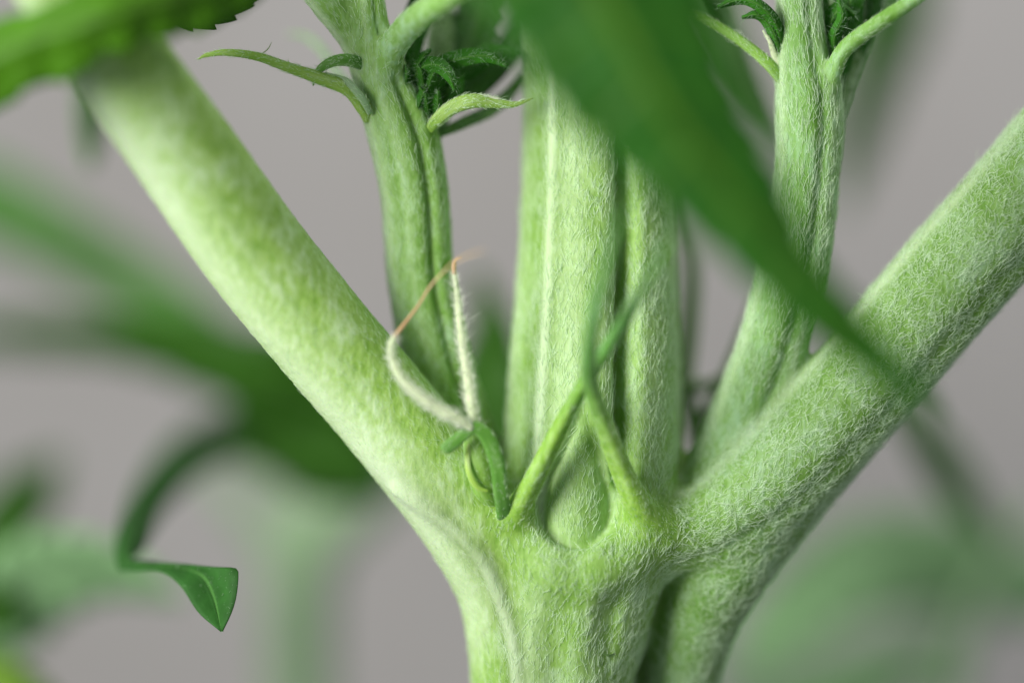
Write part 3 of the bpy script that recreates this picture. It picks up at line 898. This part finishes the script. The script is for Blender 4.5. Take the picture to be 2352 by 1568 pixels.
# ------------------------------------------------------------------ big leaves of the plant
blade('leaf', [(1000, -260, -1.01), (1060, -60, -1.00), (1170, 90, -0.99), (1265.76, 235, -0.98), (1373.96, 335, -0.97), (1498, 455, -0.96), (1673, 605, -0.94), (1824.57, 745, -0.93), (1974.65, 855, -0.91), (2102.26, 935, -0.90), (2150, 965, -0.89)],
      [(1260, -300, -1.04), (1340, -80, -1.03), (1432, 90, -1.02), (1512, 240, -1.01), (1620, 380, -0.99), (1735, 520, -0.97), (1835, 650, -0.95), (1959.39, 780, -0.93), (2066.13, 880, -0.91), (2110, 935, -0.90), (2152, 968, -0.89)],
      [(1560, -300, -1.02), (1610, -100, -1.01), (1652.72, 60, -1.00), (1695.48, 190, -0.99), (1753, 310, -0.98), (1818, 440, -0.96), (1873, 580, -0.95), (1981.17, 710, -0.93), (2078.52, 830, -0.92), (2146, 920, -0.90), (2154, 962, -0.89)],
      M['leaf_front'], plant, 'large dark green leaf crossing in front of the main stem, very soft focus', teeth=13, tooth=.12, n=12, thick=.012, cup=-.1)
blade('leaf', [(-160, 340, -0.46), (-20, 262, -0.48), (60, 212, -0.50), (110, 188, -0.50), (165, 184, -0.51), (205, 158, -0.51), (235, 120, -0.52), (265, 122, -0.52), (305, 116, -0.52),
               (335, 86, -0.51), (355, 94, -0.50), (395, 90, -0.49), (425, 68, -0.48), (450, 76, -0.47), (490, 62, -0.46), (520, 38, -0.44), (545, 30, -0.43), (580, 8, -0.42), (640, -50, -0.38)],
      [(-160, 230, -0.52), (-20, 130, -0.54), (80, 85, -0.56), (160, 60, -0.57), (240, 30, -0.58), (330, 5, -0.56), (400, -10, -0.54), (480, -30, -0.50), (570, -50, -0.46), (662, -75, -0.40)],
      [(-160, 100, -0.48), (-20, 50, -0.50), (60, 30, -0.52), (130, 0, -0.54), (200, -40, -0.54), (290, -80, -0.54), (380, -110, -0.52), (470, -120, -0.48), (570, -110, -0.44), (664, -85, -0.40)],
      M['leaf_top'], plant, 'dark green toothed leaf lying over the top of the smooth leaf stalk', teeth=8, tooth=.10, n=12, thick=.01, cup=-.15)
leaflet([(300, 60, -.45), (350, 50, -.44), (400, 40, -.42), (450, 20, -.4), (520, -10, -.36)], [6, 30, 40, 34, 8], mat='bud_leaf', teeth=5, cup=.1, hair=(9000, .012, .5, .3, .0006))
leaflet([(360, 20, -.38), (430, 40, -.34), (490, 20, -.3), (540, -10, -.28)], [6, 28, 30, 8], mat='bud_leaf', teeth=4, cup=.1, hair=None)
leaflet([(390, 50, -.1), (440, 46, -.05), (500, 28, 0), (560, 0, .05), (620, -30, .1)], [8, 24, 30, 22, 6], mat='leaf_dark', teeth=5, hair=None, tooth=.5)
# leaf curling forward out of the background, its folded tip sharp
blade('leaf', [(890, 977, 2.39), (770, 922, 2.22), (590, 922, 1.91), (420, 992, 1.51), (320, 1102, 1.07), (270, 1212, 0.56), (270, 1300, 0.30), (300, 1310, 0.22), (370, 1312, 0.14), (415, 1345, 0.08), (455, 1405, 0.03), (507, 1450, 0.00)],
      [(900, 1010, 2.29), (780, 980, 2.12), (610, 975, 1.81), (455, 1035, 1.41), (350, 1130, 0.97), (298, 1235, 0.46), (284, 1296, 0.30), (308, 1299, 0.22), (390, 1300, 0.15), (460, 1318, 0.10), (492, 1370, 0.06), (509, 1449, 0.00)],
      [(912, 1070, 2.31), (792, 1045, 2.16), (632, 1025, 1.84), (490, 1072, 1.43), (387, 1160, 0.99), (334, 1255, 0.48), (302, 1284, 0.32), (330, 1286, 0.24), (430, 1297, 0.14), (500, 1302, 0.06), (540, 1304, 0.02), (547, 1316, 0.00), (543, 1365, -0.01), (532, 1405, -0.01), (511, 1450, 0.00)],
      M['leaf_tip'], plant, 'slender dark leaf curling forward at the lower left with a folded pointed tip', n=12, across=4, thick=.0025, cup=.12, hair=(2500, .005, .8, 1.2, .0012), hmat='hair_green')

# ------------------------------------------------------------------ plants behind
G = 'plants standing out of focus behind the stem'


def thing(name, px, py, d, label, cat):
    return empty(name, W(px, py, d), label, cat, G)


t = thing('leafy_stem', 690, 1900, 1.6, 'pale out of focus stem with dark leaves, behind the smooth leaf stalk at lower left', 'plant')
small_tube('stem', [(690, 1900, 2.6, 104), (690, 1600, 2.6, 104), (688, 1400, 2.6, 106), (700, 1260, 2.58, 116), (790, 1160, 2.5, 110), (930, 1040, 2.4, 96), (1080, 900, 2.3, 70)], M['far_stem'], t, seg=20)
small_tube('branch', [(690, 1330, 2.6, 80), (640, 1230, 2.8, 76), (560, 1140, 3.0, 50), (500, 1050, 3.2, 36)], M['far_stem'], t, seg=16)
def wide(pts, w, mat, parent, teeth=10, cup=-.1, name='leaf', thick=.012, tilt=.1, tooth=.18):
    P = np.array(pts, float); P[:, 2] *= 1.2
    T = np.gradient(P[:, :2], axis=0); T /= np.linalg.norm(T, axis=1, keepdims=True)
    S = np.stack([T[:, 1], -T[:, 0]], 1); ws = np.array(w, float)[:, None]
    L = np.hstack([P[:, :2] + S * ws, P[:, 2:] + tilt]); R = np.hstack([P[:, :2] - S * ws, P[:, 2:] - tilt * .6])
    return blade(name, L.tolist(), P.tolist(), R.tolist(), M[mat], parent, teeth=teeth, tooth=tooth, n=6, across=3, thick=thick, cup=cup)

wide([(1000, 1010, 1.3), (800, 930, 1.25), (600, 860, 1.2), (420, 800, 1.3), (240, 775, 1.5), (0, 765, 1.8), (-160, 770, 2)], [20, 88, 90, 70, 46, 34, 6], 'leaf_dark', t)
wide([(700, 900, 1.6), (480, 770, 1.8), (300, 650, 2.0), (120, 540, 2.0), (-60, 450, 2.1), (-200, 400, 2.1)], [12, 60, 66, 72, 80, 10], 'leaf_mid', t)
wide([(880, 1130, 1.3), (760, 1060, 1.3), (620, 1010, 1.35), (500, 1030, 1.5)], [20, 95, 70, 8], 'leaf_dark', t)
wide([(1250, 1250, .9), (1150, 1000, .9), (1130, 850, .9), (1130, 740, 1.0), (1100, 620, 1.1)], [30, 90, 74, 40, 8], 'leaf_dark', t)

t = thing('leafy_stem', -200, 1900, 1.3, 'out of focus leaves in the bottom left corner, pale green over yellow green', 'plant')
small_tube('stem', [(-200, 1900, 1.3, 50), (-140, 1600, 1.4, 50), (-100, 1300, 1.5, 46), (-90, 1000, 1.6, 40)], M['far_stem'], t)
wide([(-140, 1520, 1.2), (0, 1400, 1.15), (120, 1320, 1.1), (260, 1310, 1.1), (420, 1370, 1.1)], [40, 110, 100, 60, 6], 'leaf_pale', t, tilt=-.1)
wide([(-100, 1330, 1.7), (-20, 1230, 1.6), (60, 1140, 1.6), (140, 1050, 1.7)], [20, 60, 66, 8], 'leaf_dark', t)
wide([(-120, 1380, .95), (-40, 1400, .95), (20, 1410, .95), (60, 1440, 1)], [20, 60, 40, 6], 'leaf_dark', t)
wide([(-160, 1500, .9), (-20, 1570, .85), (80, 1640, .85), (160, 1740, .9)], [20, 70, 60, 6], 'leaf_lime', t)

t = thing('leafy_stem', 2150, 1900, 2.3, 'out of focus pale green leaves low down, under the woolly leaf stalk', 'plant')
small_tube('stem', [(2150, 1900, 2.3, 50), (2180, 1600, 2.2, 45), (2260, 1350, 2.1, 40), (2400, 1150, 2.1, 30)], M['far_stem'], t)
wide([(1700, 1500, 1.6), (1820, 1400, 1.6), (1980, 1300, 1.6), (2180, 1290, 1.8), (2380, 1350, 2.0), (2520, 1400, 2.0)], [20, 80, 110, 105, 80, 10], 'leaf_pale', t)
wide([(2040, 880, 1.2), (2110, 980, 1.25), (2190, 1100, 1.4), (2300, 1260, 1.6)], [10, 36, 44, 10], 'leaf_mid', t)
wide([(2250, 1420, 2.6), (2000, 1560, 2.6), (1750, 1600, 2.6), (1600, 1560, 2.6)], [20, 90, 80, 8], 'leaf_pale', t)

t = thing('stalk', 1630, 1240, .55, 'thin dark stalk just behind the main stem on its right', 'stalk')
small_tube('stem', [(1640, 1240, .45, 22), (1600, 1000, .5, 22), (1575, 880, .55, 22), (1583, 760, .6, 24), (1590, 620, .65, 22), (1575, 480, .7, 18), (1555, 300, .7, 12)], M['far_stalk'], t)
small_tube('side_stalk', [(1575, 885, .5, 18), (1610, 888, .5, 16), (1650, 870, .5, 8)], M['far_stalk'], t)
small_tube('side_stalk', [(1600, 985, .45, 13), (1645, 900, .45, 13), (1690, 800, .5, 10), (1730, 690, .55, 5)], M['far_stalk'], t)

t = thing('leafy_stem', 2080, -600, 1.9, 'out of focus grey green leaves hanging behind the downy side shoot at the top', 'plant')
small_tube('stem', [(2080, -600, 1.9, 40), (2060, -350, 1.9, 36), (2030, -150, 1.9, 30)], M['far_stem'], t)
wide([(2080, -200, 1.9), (2060, 0, 1.9), (2010, 180, 1.9), (1960, 350, 1.9), (1930, 480, 1.9)], [30, 80, 60, 40, 6], 'leaf_mid', t)
wide([(1560, -260, 1.5), (1590, -40, 1.4), (1650, 130, 1.3), (1720, 260, 1.3), (1790, 360, 1.3)], [30, 80, 70, 46, 6], 'leaf_mid', t)

t = thing('leaf_tip', 120, -100, .8, 'small out of focus leaf tip hanging beside the smooth leaf stalk at upper left', 'leaf')
wide([(260, -100, .8), (235, 90, .8), (215, 220, .8), (208, 310, .8), (205, 385, .8)], [10, 40, 34, 24, 3], 'leaf_mid', t, teeth=5)

# ------------------------------------------------------------------ backdrop
me = bpy.data.meshes.new('backdrop')
me.from_pydata([(-14, 7, -9), (14, 7, -9), (14, 7, 9), (-14, 7, 9), (-14, 7.2, -9), (14, 7.2, -9), (14, 7.2, 9), (-14, 7.2, 9)], [],
               [(0, 1, 2, 3), (5, 4, 7, 6), (4, 5, 1, 0), (3, 2, 6, 7), (4, 0, 3, 7), (1, 5, 6, 2)])
mb = bpy.data.materials.new('grey_backdrop_paint')
nt, ns, ls, b = nodes_of(mb)
n = ns.new('ShaderNodeTexNoise'); n.inputs['Scale'].default_value = 0.6; n.inputs['Detail'].default_value = 3
tc = ns.new('ShaderNodeTexCoord'); ls.new(tc.outputs['Object'], n.inputs['Vector'])
r = ramp(ns, [(0.3, (0.40, 0.375, 0.36)), (0.7, (0.45, 0.43, 0.42))])
ls.new(n.outputs[0], r.inputs[0]); ls.new(r.outputs[0], b.inputs['Base Color'])
b.inputs['Roughness'].default_value = 0.9
me.materials.append(mb)
bo = bpy.data.objects.new('backdrop', me); COL.objects.link(bo); bo['kind'] = 'structure'
